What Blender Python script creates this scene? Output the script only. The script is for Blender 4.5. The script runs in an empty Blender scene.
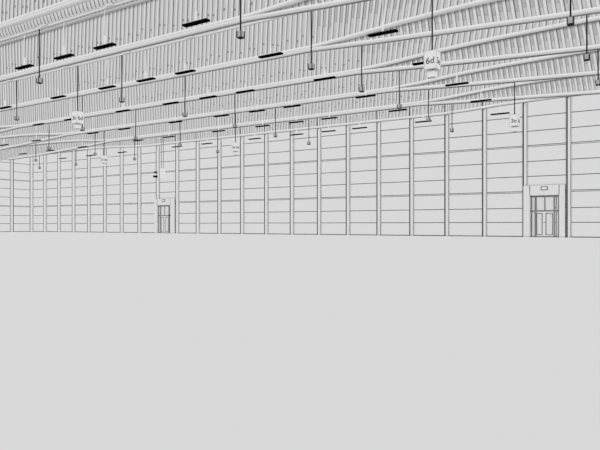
import bpy, bmesh, math
from mathutils import Vector, Matrix

scene = bpy.context.scene
COL = scene.collection
EYE = 1.8
F = 568.0
YAW = math.radians(32.5)
SN, CS = math.sin(YAW), math.cos(YAW)
XL, XR = -144.0, 15.6          # ends of the hall
YW = 90.3                      # inner face of the long wall
BAY = 10.2
TY = [28.5 + BAY * k for k in range(7)]   # roof trusses
TY[6] = 89.4
Z0 = EYE + 17.8                # centre height of the closed twin tubes
ZTOP = EYE + 22.0              # top of the ribbed cladding
ZCEIL = 26.2
SPLIT_R, SPLIT_L = -30.0, -98.0


# ------------------------------------------------------------------ materials
def mat(name, v, rough=0.9, grain=0.0):
    m = bpy.data.materials.new(name)
    m.use_nodes = True
    nt = m.node_tree
    b = nt.nodes['Principled BSDF']
    b.inputs['Roughness'].default_value = rough
    b.inputs['Specular IOR Level'].default_value = 0.0
    b.inputs['Base Color'].default_value = (v, v, v, 1)
    if grain:
        tc = nt.nodes.new('ShaderNodeTexCoord')
        nz = nt.nodes.new('ShaderNodeTexNoise')
        nz.inputs['Scale'].default_value = 0.6
        rp = nt.nodes.new('ShaderNodeMapRange')
        rp.inputs['To Min'].default_value = v * (1 - grain)
        rp.inputs['To Max'].default_value = v * (1 + grain)
        nt.links.new(tc.outputs['Object'], nz.inputs['Vector'])
        nt.links.new(nz.outputs['Fac'], rp.inputs['Value'])
        nt.links.new(rp.outputs['Result'], b.inputs['Base Color'])
    return m


M = dict(
    floor=mat('pale_screed', 0.70, grain=0.004),
    wall=mat('white_wall_panel', 0.84, grain=0.004),
    seam=mat('grey_panel_gasket', 0.16),
    gap_shade=mat('column_gap_shade', 0.10),
    hair=mat('light_grey_gasket', 0.66),
    steel=mat('white_painted_steel', 0.84),
    deck=mat('grey_deck_sheet', 0.68),  # trough shade put into the grey, against the lighter ribs
    rib=mat('white_deck_rib', 0.82),
    rib_shade=mat('dark_rib_shade', 0.27),  # occlusion shade along the ribs, painted as dark lines
    light=mat('black_lamp_body', 0.004),
    cable=mat('black_cable', 0.02),
    box=mat('grey_plastic', 0.48),
    clip=mat('grey_fixing_clip', 0.34),
    infill=mat('grey_perforated_infill', 0.54),
    dark=mat('dark_plastic', 0.04),
    sign=mat('white_sign_panel', 0.90),
    ink=mat('dark_sign_lettering', 0.14),
    frame=mat('grey_door_frame', 0.24),
    glass=mat('pale_door_glass', 0.80, rough=0.4),
)


# ------------------------------------------------------------------ mesh helpers
class MB:
    """collects simple solids and links them as one mesh object"""

    def __init__(self):
        self.v, self.f, self.mi, self.mats = [], [], [], []

    def slot(self, m):
        if m not in self.mats:
            self.mats.append(m)
        return self.mats.index(m)

    def poly(self, pts, faces, m):
        o = len(self.v)
        self.v += [tuple(p) for p in pts]
        s = self.slot(m)
        for f in faces:
            self.f.append([o + i for i in f])
            self.mi.append(s)

    def box(self, x0, x1, y0, y1, z0, z1, m):
        p = [(x0, y0, z0), (x1, y0, z0), (x1, y1, z0), (x0, y1, z0),
             (x0, y0, z1), (x1, y0, z1), (x1, y1, z1), (x0, y1, z1)]
        self.poly(p, [(0, 3, 2, 1), (4, 5, 6, 7), (0, 1, 5, 4), (1, 2, 6, 5), (2, 3, 7, 6), (3, 0, 4, 7)], m)

    def prism(self, a, b, m):
        """two quads (same order) joined into a solid"""
        self.poly(list(a) + list(b), [(0, 1, 2, 3), (7, 6, 5, 4), (0, 4, 5, 1), (1, 5, 6, 2), (2, 6, 7, 3), (3, 7, 4, 0)], m)

    def tube(self, path, r, m, n=14, r2=None):
        rings = []
        for i, p in enumerate(path):
            a = Vector(path[max(i - 1, 0)])
            b = Vector(path[min(i + 1, len(path) - 1)])
            t = (b - a).normalized()
            up = Vector((0, 1, 0)) if abs(t.y) < 0.9 else Vector((0, 0, 1))
            s = t.cross(up).normalized()
            w = s.cross(t).normalized()
            rr = r if r2 is None else r + (r2 - r) * i / (len(path) - 1)
            rings.append([Vector(p) + (s * math.cos(k * math.tau / n) + w * math.sin(k * math.tau / n)) * rr for k in range(n)])
        pts = [q for ring in rings for q in ring]
        fs = []
        for i in range(len(path) - 1):
            for k in range(n):
                k2 = (k + 1) % n
                fs.append((i * n + k, i * n + k2, (i + 1) * n + k2, (i + 1) * n + k))
        fs.append(tuple(range(n - 1, -1, -1)))
        fs.append(tuple((len(path) - 1) * n + k for k in range(n)))
        self.poly(pts, fs, m)

    def build(self, name, parent=None, loc=None, smooth=False, bevel=0):
        me = bpy.data.meshes.new(name)
        me.from_pydata(self.v, [], self.f)
        for m in self.mats:
            me.materials.append(m)
        me.polygons.foreach_set('material_index', self.mi)
        bm = bmesh.new()
        bm.from_mesh(me)
        bmesh.ops.recalc_face_normals(bm, faces=bm.faces)
        bm.to_mesh(me)
        bm.free()
        if smooth:
            me.polygons.foreach_set('use_smooth', [len(p.vertices) == 4 for p in me.polygons])
        o = bpy.data.objects.new(name, me)
        COL.objects.link(o)
        if parent:
            o.parent = parent
        if loc:
            o.location = loc
        if bevel:
            b = o.modifiers.new('bevel', 'BEVEL')
            b.width = bevel
            b.segments = 2
        return o


def empty(name, loc=(0, 0, 0)):
    o = bpy.data.objects.new(name, None)
    o.empty_display_size = 0.3
    o.location = loc
    COL.objects.link(o)
    return o


def tag(o, label, cat, group=None):
    o['label'] = label
    o['category'] = cat
    if group:
        o['group'] = group
    return o


def struct(o, label=None):
    o['kind'] = 'structure'
    if label:
        o['label'] = label
    return o


def copy_tree(o, parent=None):
    c = o.copy()
    COL.objects.link(c)
    c.parent = parent
    for ch in list(o.children):
        copy_tree(ch, c)
    return c


ORD = ['first', 'second', 'third', 'fourth', 'fifth', 'sixth', 'seventh', 'eighth', 'ninth', 'tenth',
       'eleventh', 'twelfth', 'thirteenth']


def project(x, y, z):
    """photo pixel of a point, to leave out repeats the photo shows nothing of"""
    d = -x * SN + y * CS
    return 300 + F * (x * CS + y * SN) / d, 225 - F * (z - EYE) / d


# ------------------------------------------------------------------ the setting
b = MB()
b.box(XL - 0.6, 60, -25, YW + 0.6, -0.3, 0, M['floor'])
struct(b.build('floor'), 'bare pale grey floor of the empty hall')

b = MB()
b.box(XL - 0.6, XR + 2, 22, YW + 0.6, ZCEIL, ZCEIL + 0.3, M['deck'])
struct(b.build('ceiling'), 'flat roof deck above the trusses')

JOINTS = [2.19, 4.32, 6.75, 9.08, 11.32, 13.62, 15.87, 18.1, 20.4]


def seams(b, long_wall):
    for i, z in enumerate(JOINTS):
        zs = [(z, 0.055)] if i not in (2, 5) else [(z - 0.10, 0.04), (z + 0.10, 0.05)]
        for zz, h in zs:
            if long_wall:
                b.box(XL, XR, YW - 0.012, YW + 0.02, zz - h, zz + h, M['seam'])
            else:
                b.box(XL - 0.02, XL + 0.012, 20, YW, zz - h, zz + h, M['seam'])


b = MB()
b.box(XL - 0.6, XR, YW, YW + 0.5, 0, ZCEIL, M['wall'])
seams(b, True)
b.box(XL, XR, YW - 0.012, YW + 0.02, 0.0, 0.13, M['seam'])
struct(b.build('wall_back'), 'long wall of wide white horizontal panels with dark joints')

b = MB()
b.box(XL - 0.5, XL, 20, YW, 0, ZCEIL, M['wall'])
seams(b, False)
b.box(XL - 0.02, XL + 0.012, 20, YW, 0.0, 0.13, M['seam'])
struct(b.build('wall_left'), 'short end wall of white panels at the far left')


# ------------------------------------------------------------------ wall columns
STEP, X0 = 5.978, -143.04
DSTEP = 6.018


def column_at(x, y, rot):
    t = empty('wall_column', (x, y, 0))
    t.rotation_euler = (0, 0, rot)
    p = MB()
    p.box(0.10, 0.36, -0.6, 0.0, 0, 23.6, M['wall'])
    p.build('post', t)
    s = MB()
    s.box(-0.11, 0.10, -0.59, 0.0, 0, 23.6, M['gap_shade'])  # dark strip painting in the shadow gap beside the post
    s.build('shadow_gap_strip', t)
    s = MB()
    s.box(0.36, 0.48, -0.03, 0.0, 0, 23.6, M['hair'])
    s.build('edge_strip', t)
    return t


proto = None
NEAR, FAR = 'glazed entrance at the right', 'small far glazed entrance'
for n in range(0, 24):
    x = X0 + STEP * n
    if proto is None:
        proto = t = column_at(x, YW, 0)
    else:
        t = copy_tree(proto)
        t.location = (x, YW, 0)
    if n == 0:
        lab = 'tall white steel column standing in the far left corner of the hall'
    elif n < 8:
        lab = 'tall white wall column, %s to the right of the hall corner' % ORD[n - 1]
    elif n == 8:
        lab = 'tall white wall column just left of the %s' % FAR
    elif n == 9:
        lab = 'tall white wall column just right of the %s' % FAR
    elif n < 21:
        lab = 'tall white wall column, %s one counted leftwards from the %s' % (ORD[21 - n], NEAR)
    elif n == 21:
        lab = 'tall white wall column along the left edge of the %s' % NEAR
    elif n == 22:
        lab = 'tall white wall column along the right edge of the %s' % NEAR
    else:
        t.children  # beyond the frame
        for ch in list(t.children):
            bpy.data.objects.remove(ch)
        bpy.data.objects.remove(t)
        continue
    tag(t, lab, 'column', 'columns along the panelled walls')
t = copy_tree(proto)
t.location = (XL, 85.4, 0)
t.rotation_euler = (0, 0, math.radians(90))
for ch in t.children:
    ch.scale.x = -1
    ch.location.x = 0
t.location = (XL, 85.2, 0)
tag(t, 'tall white column on the short end wall, left of the hall corner', 'column', 'columns along the panelled walls')


# ------------------------------------------------------------------ doors
def bar(b, x0, x1, z0, z1, m, y0=-0.42, y1=-0.3):
    b.box(x0, x1, y0, y1, z0, z1, m)


def make_door():
    t = empty('door_1', (XL + DSTEP * 21 + 0.1, YW, 0))
    s = MB()                                     # white portal surround
    s.box(0.05, 0.93, -0.7, -0.02, 0, 7.62, M['wall'])
    s.box(4.98, 5.72, -0.7, -0.02, 0, 7.62, M['wall'])
    s.box(0.97, 4.94, -0.7, -0.02, 6.2, 7.62, M['wall'])
    s.box(0.90, 1.0, -0.71, -0.02, 6.2, 7.62, M['seam'])
    s.box(0.93, 0.97, -0.71, -0.02, 0, 6.2, M['hair'])
    s.box(4.91, 5.0, -0.71, -0.02, 6.2, 7.62, M['seam'])
    s.box(4.94, 4.98, -0.71, -0.02, 0, 6.2, M['hair'])
    s.box(0.97, 4.94, -0.66, -0.02, 6.14, 6.2, M['hair'])
    s.box(0.05, 5.72, -0.68, -0.02, 7.62, 7.70, M['hair'])
    s.build('portal_surround', t)
    h = MB()                                     # sign box on the header
    h.box(2.5, 3.42, -0.76, -0.7, 6.93, 7.46, M['frame'])
    h.box(2.63, 3.29, -0.775, -0.76, 7.04, 7.35, M['sign'])
    h.build('exit_sign', t)
    f = MB()
    f.box(0.97, 4.94, -0.42, -0.3, 5.92, 6.14, M['frame'])
    f.box(0.97, 4.94, -0.42, -0.3, 3.78, 3.98, M['frame'])
    f.box(0.97, 4.94, -0.42, -0.3, 0.0, 0.14, M['frame'])
    for x0, w in ((1.10, 0.14), (1.58, 0.28), (4.18, 0.16), (4.46, 0.12), (4.80, 0.14)):
        f.box(x0, x0 + w, -0.43, -0.3, 0, 6.1, M['frame'])
    f.box(2.92, 3.06, -0.42, -0.3, 3.98, 5.92, M['frame'])
    f.build('frame', t)
    for x0, x1 in ((1.86, 2.92), (3.06, 4.18)):
        g = MB()
        g.box(x0, x1, -0.37, -0.34, 3.98, 5.92, M['glass'])
        g.build('transom_pane', t)
    for x0, x1 in ((1.24, 1.58), (4.58, 4.80)):
        g = MB()
        g.box(x0, x1, -0.37, -0.34, 0.14, 3.78, M['glass'])
        g.box(x0, x1, -0.37, -0.34, 3.98, 5.92, M['glass'])
        g.build('side_light', t)
    for x0, x1 in ((1.74, 2.76), (3.00, 4.19)):
        lf = MB()
        w = 0.07
        lf.box(x0, x0 + w, -0.41, -0.33, 0.14, 3.76, M['wall'])
        lf.box(x1 - w, x1, -0.41, -0.33, 0.14, 3.76, M['wall'])
        lf.box(x0 + w, x1 - w, -0.41, -0.33, 3.58, 3.76, M['wall'])
        lf.box(x0 + w, x1 - w, -0.41, -0.33, 0.14, 0.3, M['wall'])
        leaf = lf.build('door_leaf', t)
        g = MB()
        g.box(x0 + w, x1 - w, -0.37, -0.34, 0.3, 3.58, M['glass'])
        for a, c, d, e in ((x0 + w, x1 - w, 0.3, 0.42), (x0 + w, x1 - w, 3.46, 3.58),
                           (x0 + w, x0 + w + 0.13, 0.42, 3.46), (x1 - w - 0.13, x1 - w, 0.42, 3.46)):
            g.box(a, c, -0.39, -0.37, d, e, M['frame'])
        g.build('glass_pane', leaf)
    return t


d = make_door()
struct(d, 'white portal with glazed double door at the right end of the long wall')
d2 = copy_tree(d)
d2.name = 'door_2'
d2.location.x = XL + DSTEP * 8 + 0.1
struct(d2, 'small far white portal with glazed double door towards the left')
k = MB()
k.box(4.72, 5.0, -0.86, -0.7, 3.78, 4.06, M['dark'])
k.build('door_closer', d2)


# ------------------------------------------------------------------ roof trusses
def lerp_table(tb, d):
    for (a, va), (c, vc) in zip(tb, tb[1:]):
        if d <= c:
            return va + (vc - va) * (d - a) / (c - a)
    return tb[-1][1]


UP = [(0, .10), (4, .32), (10, .80), (15, 1.05), (20, 1.2), (25, 1.32), (50, 1.5)]
LO = [(0, -.11), (8, -.55), (25, -1.32), (50, -1.75)]


def beyond(x):
    return max(0.0, x - SPLIT_R, SPLIT_L - x)


def upper(x, k):
    s = 0.7 if k == 6 else 1.0
    return Z0 + .10 + (lerp_table(UP, beyond(x)) - .10) * s


def lower(x):
    return Z0 + lerp_table(LO, beyond(x))


XS = [XL + 0.2] + [v for v in range(-142, 15, 2)] + [XR - 0.2]
PITCH = 0.62


def clad(b, y, zlo, zhi, lean_sign, x0, x1):
    """profiled sheet: plate, raised ribs and dark strips painting the shade beside them"""
    xs = [x for x in XS if x0 < x < x1]
    xs = [x0] + xs + [x1]
    for a, c in zip(xs, xs[1:]):
        b.poly([(a, y, zlo(a)), (c, y, zlo(c)), (c, y, zhi(c)), (a, y, zhi(a))], [(0, 1, 2, 3)], M['deck'])
    n = int((x1 - x0) / PITCH)
    for i in range(n + 1):
        x = x0 + i * PITCH
        d = beyond(x)
        side = 1 if x > -64 else -1
        lean = lean_sign * side * 0.15 * min(1.0, max(0.0, (d + 4) / 12))
        za, zb = zlo(x), zhi(x)
        if zb - za < 0.25:
            continue
        dx = lean * (zb - za)
        if x + dx + 0.5 > x1 or x + dx < x0:
            continue
        w, t, h = 0.26, 0.18, 0.07
        b.prism([(x, y, za), (x + w, y, za), (x + (w + t) / 2, y - h, za), (x + (w - t) / 2, y - h, za)],
                [(x + dx, y, zb), (x + dx + w, y, zb), (x + dx + (w + t) / 2, y - h, zb), (x + dx + (w - t) / 2, y - h, zb)], M['rib'])
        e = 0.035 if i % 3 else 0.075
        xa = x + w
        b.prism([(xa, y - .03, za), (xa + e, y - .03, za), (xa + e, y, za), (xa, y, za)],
                [(xa + dx, y - .03, zb), (xa + dx + e, y - .03, zb), (xa + dx + e, y, zb), (xa + dx, y, zb)], M['rib_shade'])
        if zb - za > 1.4 and -68 < x < -30 and (i * 7) % 5 < 3:            # fixing clip in the trough
            zc = za + (zb - za) * (0.24 + 0.14 * ((i * 3) % 4) / 4)
            xc = x + lean * (zc - za) + w + 0.1
            b.box(xc, xc + 0.16, y - 0.03, y, zc, zc + 0.16, M['clip'])
        if d > 0 and x > -64 and zb - za > 0.8:            # infill strip in the upper half of the trough
            zm = za + (zb - za) * (0.42 + 0.16 * ((i * 5) % 3) / 3)
            x1a, x1b = x + lean * (zm - za) + w + 0.09, x + dx + w + 0.09
            b.prism([(x1a, y - .03, zm), (x1a + .2, y - .03, zm), (x1a + .2, y, zm), (x1a, y, zm)],
                    [(x1b, y - .03, zb), (x1b + .2, y - .03, zb), (x1b + .2, y, zb), (x1b, y, zb)], M['infill'])


for k, y in enumerate(TY):
    t = empty('roof_truss', (0, 0, 0))
    yb = y + 0.42
    c = MB()
    c.tube([(x, y, upper(x, k)) for x in XS], 0.22, M['steel'], 16)
    c.build('upper_chord', t, smooth=True)
    if k > 2:                                      # same added dark underside strip at the open ends of the upper chord
        spans = [XS] if k == 6 else [[x for x in XS if x <= SPLIT_L - 4], [x for x in XS if x >= SPLIT_R + 4]]
        for span in spans:
            shd = MB()
            for xa, xb in zip(span, span[1:]):
                za, zb = upper(xa, k) - 0.21, upper(xb, k) - 0.21
                shd.prism([(xa, y - .07, za - .05), (xa, y + .07, za - .05), (xa, y + .07, za), (xa, y - .07, za)],
                          [(xb, y - .07, zb - .05), (xb, y + .07, zb - .05), (xb, y + .07, zb), (xb, y - .07, zb)], M['frame'])
            shd.build('underside_shade', t)
    if k < 6:
        c = MB()
        lo_x = [x for x in XS if x > XL + 6.5] if k == 5 else XS
        c.tube([(x, y, lower(x)) for x in lo_x], 0.22, M['steel'], 16)
        c.build('lower_chord', t, smooth=True)
        if k > 0:                                  # slim dark strip added to paint the shaded underside of the chord
            shd = MB()
            h = 0.05 if k < 3 else 0.075
            for xa, xb in zip(lo_x, lo_x[1:]):
                za, zb = lower(xa) - 0.21, lower(xb) - 0.21
                shd.prism([(xa, y - .07, za - h), (xa, y + .07, za - h), (xa, y + .07, za), (xa, y - .07, za)],
                          [(xb, y - .07, zb - h), (xb, y + .07, zb - h), (xb, y + .07, zb), (xb, y - .07, zb)], M['frame' if k < 3 else 'seam'])
            shd.build('underside_shade', t)
        for xa, xb in ((XL + 0.2, SPLIT_L - 1), (SPLIT_R + 1, XR - 0.2)):
            w = MB()
            clad(w, yb, lower, lambda x: upper(x, k), -1, xa, xb)
            w.build('web_cladding', t)
    p = MB()
    clad(p, yb, lambda x: upper(x, k), lambda x: ZTOP, 1, XL + 0.2, XR - 0.2)
    p.build('wall_cladding', t)
    e = MB()
    e.box(XL + 0.2, XR - 0.2, y - 0.12, yb + 0.1, ZTOP, ZTOP + 0.14, M['steel'])
    e.build('edge_beam', t)
    if k < 6:
        cv = MB()                                 # rounded ribbed nosing above the edge beam
        # quarter round: level at the beam, upright at its nose
        prof = [(y - 0.1 - 0.85 * math.sin(a), ZTOP + 0.14 + 1.8 * (1 - math.cos(a))) for a in [i / 8 * math.pi / 2 for i in range(9)]]
        prof.append((y - 0.95, ZCEIL))
        for (ya, za), (yc, zc) in zip(prof, prof[1:]):
            cv.poly([(XL + .2, ya, za), (XR - .2, ya, za), (XR - .2, yc, zc), (XL + .2, yc, zc)], [(0, 1, 2, 3)], M['rib'])
            n = int((XR - XL - 1) / PITCH)
            for i in range(n):
                x = XL + .5 + i * PITCH
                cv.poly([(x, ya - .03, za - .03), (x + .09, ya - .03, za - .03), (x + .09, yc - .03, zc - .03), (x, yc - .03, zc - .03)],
                        [(0, 1, 2, 3)], M['rib_shade'])
        cv.build('rounded_nosing', t)
    which = ['nearest one, at the top left', 'second one back', 'third one back', 'fourth one back',
             'fifth one back', 'sixth one back'][k] if k < 6 else ''
    if k < 6:
        lab = 'white twin tube roof truss with ribbed cladding, %s' % which
    else:
        lab = 'white single tube roof beam running along the top of the panelled wall'
    tag(t, lab, 'roof truss', 'roof trusses spanning the hall')


# ------------------------------------------------------------------ rails and black linear lights
LX = [-121.5, -111.3, -100.4, -83.8, -75.7, -63.9, -54.6, -48.1, -42.2, -31.2, -19.7]
ROWS = [23.4 + BAY * j for j in range(7)]
ZL = EYE + 16.05


def behind(k):
    return ('in front of the nearest truss', 'in the bay behind the nearest truss', 'in the bay behind the second truss',
            'in the bay behind the third truss', 'in the bay behind the fourth truss', 'in the bay behind the fifth truss',
            'in the last bay before the panelled wall')[k]


ZRAIL = EYE + 19.4
for j in range(7):
    y = ROWS[j]
    t = empty('hanging_rail', (0, y, ZRAIL))
    p = MB()
    p.box(XL + 0.2, XR - 0.2, -0.1, 0.1, 0.0, 0.2, M['steel'])
    p.box(XL + 0.2, XR - 0.2, -0.14, 0.14, 0.2, 0.25, M['steel'])
    p.build('beam', t)
    for x in (-74.2, -62, -51, -41.3, -30.5, -20):
        if j not in (1, 2) or not (-5 < project(x, y, ZRAIL)[0] < 605 and -5 < project(x, y, ZRAIL)[1]):
            continue
        br = MB()
        br.box(x - 0.5, x + 0.5, -0.42, -0.1, 0.0, 0.08, M['sign'])
        br.box(x - 0.06, x + 0.06, -0.36, -0.1, 0.08, 0.18, M['sign'])
        br.build('bracket', t)
    tag(t, 'white hanging rail carrying lamps and cable boxes %s' % behind(j), 'rail', 'rails between the roof trusses')


def make_light():
    t = empty('ceiling_light', (0, 0, ZL))
    p = MB()
    p.box(-1.3, 1.3, -0.24, 0.24, -0.08, 0.07, M['light'])
    p.build('lamp_body', t, bevel=0.02)
    r = MB()
    r.tube([(0, 0, 0.07), (0, 0, ZRAIL - ZL)], 0.035, M['steel'], 8)
    r.tube([(0, 0, 0.07), (0, 0, 0.95)], 0.09, M['sign'], 10)
    r.build('hanging_rod', t)
    return t


lp = None
for j, y in enumerate(ROWS):
    vis = []
    for x in LX:
        px, py = project(x, y, ZL)
        if -8 < px < 608 and -3 < py < 225 and not (j == 0 and x != -42.2) and not (j == 1 and x < -60) and not (j in (1, 2) and x > -25 and j == 1):
            vis.append(x)
    for i, x in enumerate(sorted(vis)):
        if j == 0:
            x = -41.3
        if lp is None:
            lp = t = make_light()
        else:
            t = copy_tree(lp)
        t.location = (x, y, ZL)
        if len(vis) == 1:
            lab = 'slim black linear ceiling light cut by the left edge, %s' % behind(j)
        elif i == len(vis) - 1:
            lab = 'slim black ceiling light, rightmost %s' % behind(j)
        elif i == 0:
            lab = 'slim black ceiling light, leftmost %s' % behind(j)
        else:
            lab = 'slim black ceiling light, %s from left %s' % (ORD[i], behind(j))
        tag(t, lab, 'ceiling light', 'black linear lights hung in the bays')


# ------------------------------------------------------------------ cable pendants
PX = [-131.0, -116.5, -96.4, -72.9, -52.05, -26.7, -5.4]
ZP = EYE + 14.3


def make_pendant():
    t = empty('pendant_box', (0, 0, ZP))
    c = MB()
    c.tube([(0, 0, 0.26), (0, 0, ZRAIL - ZP)], 0.06, M['cable'], 8)
    c.build('cable', t)
    g = MB()
    g.tube([(0, 0, 0.24), (0, 0, 0.40)], 0.12, M['dark'], 8, r2=0.06)
    g.build('cable_gland', t)
    p = MB()
    p.box(-0.19, 0.19, -0.19, 0.19, -0.20, 0.25, M['box'])
    p.build('housing', t, bevel=0.03)
    for sx in (-0.19, 0.19):
        for sy in (-0.19, 0.19):
            e = MB()
            e.box(sx - .03, sx + .03, sy - .03, sy + .03, -0.20, 0.26, M['dark'])
            e.build('corner_guard', t)
    q = MB()
    q.box(-0.21, 0.21, -0.21, 0.21, -0.27, -0.20, M['dark'])
    q.build('base_plate', t)
    return t


pp = None
for j in range(1, 7):
    y = ROWS[j]
    vis = []
    for x in PX:
        px, py = project(x, y, ZP)
        if -3 < px < 602 and -3 < py:
            if x == -131.0 and j == 5:
                continue
            vis.append(x)
    for i, x in enumerate(sorted(vis)):
        if pp is None:
            pp = t = make_pendant()
        else:
            t = copy_tree(pp)
        t.location = (x, y, ZP)
        if i == 0:
            lab = 'grey box on dark cable, leftmost %s' % behind(j)
        elif i == len(vis) - 1:
            lab = 'grey box on dark cable, rightmost %s' % behind(j)
        else:
            lab = 'grey box on dark cable, %s from left %s' % (ORD[i], behind(j))
        tag(t, lab, 'pendant box', 'boxes hanging on cables from the roof')


# ------------------------------------------------------------------ hanging signs
def text_part(s, name, parent, loc, rotz, size, m):
    cu = bpy.data.curves.new(name, 'FONT')
    cu.body = s
    cu.size = size
    cu.align_x = 'CENTER'
    cu.align_y = 'CENTER'
    cu.extrude = 0.008
    cu.offset = 0.004
    o = bpy.data.objects.new(name, cu)
    COL.objects.link(o)
    dg = bpy.context.evaluated_depsgraph_get()
    dg.update()
    me = bpy.data.meshes.new_from_object(o.evaluated_get(dg))
    me.name = name
    bpy.data.objects.remove(o)
    me.materials.clear()
    me.materials.append(m)
    r = bpy.data.objects.new(name, me)
    COL.objects.link(r)
    r.parent = parent
    r.location = loc
    r.rotation_euler = (math.radians(90), 0, rotz)
    return r


ZS = 14.86


def make_sign(x, y, front, side, label):
    t = empty('hanging_sign', (x, y, ZS))
    p = MB()
    p.box(-0.5, 0.5, -0.5, 0.5, -0.72, 0.72, M['sign'])
    panel = p.build('sign_box', t, bevel=0.01)
    text_part(front, 'lettering', panel, (0, -0.51, -0.1), 0, 0.72, M['ink'])
    text_part(side, 'lettering', panel, (0.51, 0, -0.1), math.radians(90), 0.72, M['ink'])
    for sx, sy in ((-0.5, -0.5), (0.5, -0.5), (0.5, 0.5)):
        e = MB()
        e.box(sx - .018, sx + .018, sy - .018, sy + .018, -0.70, 0.70, M['hair'])
        e.build('edge_trim', t)
    for z in (-0.72, 0.72):
        e = MB()
        e.box(-.515, .515, -.515, -.49, z - .018, z + .018, M['hair'])
        e.build('edge_trim', t)
        e = MB()
        e.box(.49, .515, -.49, .515, z - .018, z + .018, M['hair'])
        e.build('edge_trim', t)
    q = MB()
    q.box(-0.27, 0.27, -0.27, 0.27, -1.3, -0.82, M['sign'])
    q.box(-0.275, 0.275, -0.275, 0.275, -1.33, -1.3, M['hair'])
    q.box(-0.1, 0.1, -0.1, 0.1, -0.82, -0.72, M['hair'])
    q.build('lower_box', t)
    r = MB()
    r.tube([(0, 0, 0.85), (0, 0, ZRAIL - ZS)], 0.06, M['cable'], 8)
    r.build('hanging_rod', t)
    g = MB()
    g.tube([(0, 0, 0.72), (0, 0, 0.95)], 0.22, M['dark'], 10, r2=0.07)
    g.build('rod_collar', t)
    tag(t, label, 'sign', 'box signs hanging from the roof')


make_sign(-15.42, ROWS[2], '6d', '3e', 'large white box sign lettered 6d hanging right of centre')
make_sign(-60.0, ROWS[2], '3e', '6d', 'white box sign with 3e and 6d hanging at left, largest of the left ones')
make_sign(-15.55, ROWS[5], '3e', '6d', 'white box sign lettered 3e hanging before the wall near the right entrance')
make_sign(-60.2, ROWS[5], '3e', '6d', 'small white box sign hanging before the wall between the two entrances')
make_sign(-93.6, ROWS[5], '3e', '6d', 'tiny white box sign hanging left of the small far entrance')

# slatted sign and floodlights above the far entrance
t = empty('slat_sign', (-92.1, 88.6, 13.1))
for i in range(3):
    p = MB()
    p.box(-0.72, 0.72, -0.12, 0.12, -1.1 + i * 0.75, -0.42 + i * 0.75, M['sign'])
    p.box(-0.72, 0.72, -0.11, 0.11, -0.42 + i * 0.75, -0.35 + i * 0.75, M['hair'])
    p.build('slat_panel', t)
for sx in (-0.3, 0.3):
    r = MB()
    r.tube([(sx, 0, 1.15), (sx, 0, ZCEIL - 13.1)], 0.05, M['seam'], 8)
    r.build('hanging_rod', t)
tag(t, 'pale slatted sign panel on thin rods above the small far entrance', 'sign')

for z, w, h, lab in ((13.55, 0.5, 0.34, 'upper small black floodlight on the column above the far entrance'),
                     (12.6, 0.9, 0.46, 'lower wider black floodlight on the column above the far entrance')):
    t = empty('floodlight', (XL + DSTEP * 8 + 0.7, YW - 0.6, z))
    p = MB()
    p.prism([(-w / 2, -0.55, -h / 2), (w / 2, -0.55, -h / 2), (w / 2, -0.12, -h / 3), (-w / 2, -0.12, -h / 3)],
            [(-w / 2, -0.55, h / 2), (w / 2, -0.55, h / 2), (w / 2, -0.12, h / 3), (-w / 2, -0.12, h / 3)], M['light'])
    p.build('lamp_head', t)
    a = MB()
    a.box(-0.06, 0.06, -0.14, 0.0, -0.08, 0.08, M['box'])
    a.box(0.1, 0.4, -0.05, 0.0, -0.3, 0.3, M['box'])
    a.build('mounting_bracket', t)
    tag(t, lab, 'floodlight')


# ------------------------------------------------------------------ sky, light and camera
w = bpy.data.worlds.new('overcast_sky')
scene.world = w
w.use_nodes = True
nt = w.node_tree
bg = nt.nodes['Background']
tc = nt.nodes.new('ShaderNodeTexCoord')
sep = nt.nodes.new('ShaderNodeSeparateXYZ')
rp = nt.nodes.new('ShaderNodeMapRange')
rp.inputs['From Min'].default_value = -1
rp.inputs['From Max'].default_value = 1
ramp = nt.nodes.new('ShaderNodeValToRGB')
el = ramp.color_ramp.elements
el[0].position, el[0].color = 0.0, (.26, .26, .26, 1)
el[1].position, el[1].color = 1.0, (1, 1, 1, 1)
e = el.new(0.5)
e.color = (.96, .96, .96, 1)
nt.links.new(tc.outputs['Generated'], sep.inputs['Vector'])
nt.links.new(sep.outputs['Z'], rp.inputs['Value'])
nt.links.new(rp.outputs['Result'], ramp.inputs['Fac'])
nt.links.new(ramp.outputs['Color'], bg.inputs['Color'])
bg.inputs['Strength'].default_value = 1.0
w.cycles.sampling_method = 'NONE'
w.light_settings.distance = 0.35
w.light_settings.ao_factor = 1.0
cy = scene.cycles
cy.use_fast_gi = True
cy.fast_gi_method = 'REPLACE'
cy.ao_bounces_render = 1
cy.ao_bounces = 1
cy.max_bounces = 4
cy.diffuse_bounces = 3

cam = bpy.data.cameras.new('camera')
cam.sensor_width = 36
cam.lens = F / 600 * 36
cam.clip_end = 500
co = bpy.data.objects.new('camera', cam)
COL.objects.link(co)
co.location = (0, 0, EYE)
co.rotation_euler = (math.radians(90), 0, YAW)
scene.camera = co

vs = scene.view_settings
vs.view_transform = 'Standard'
vs.look = 'None'
vs.gamma = 1
vs.exposure = 0.0
vs.use_curve_mapping = False
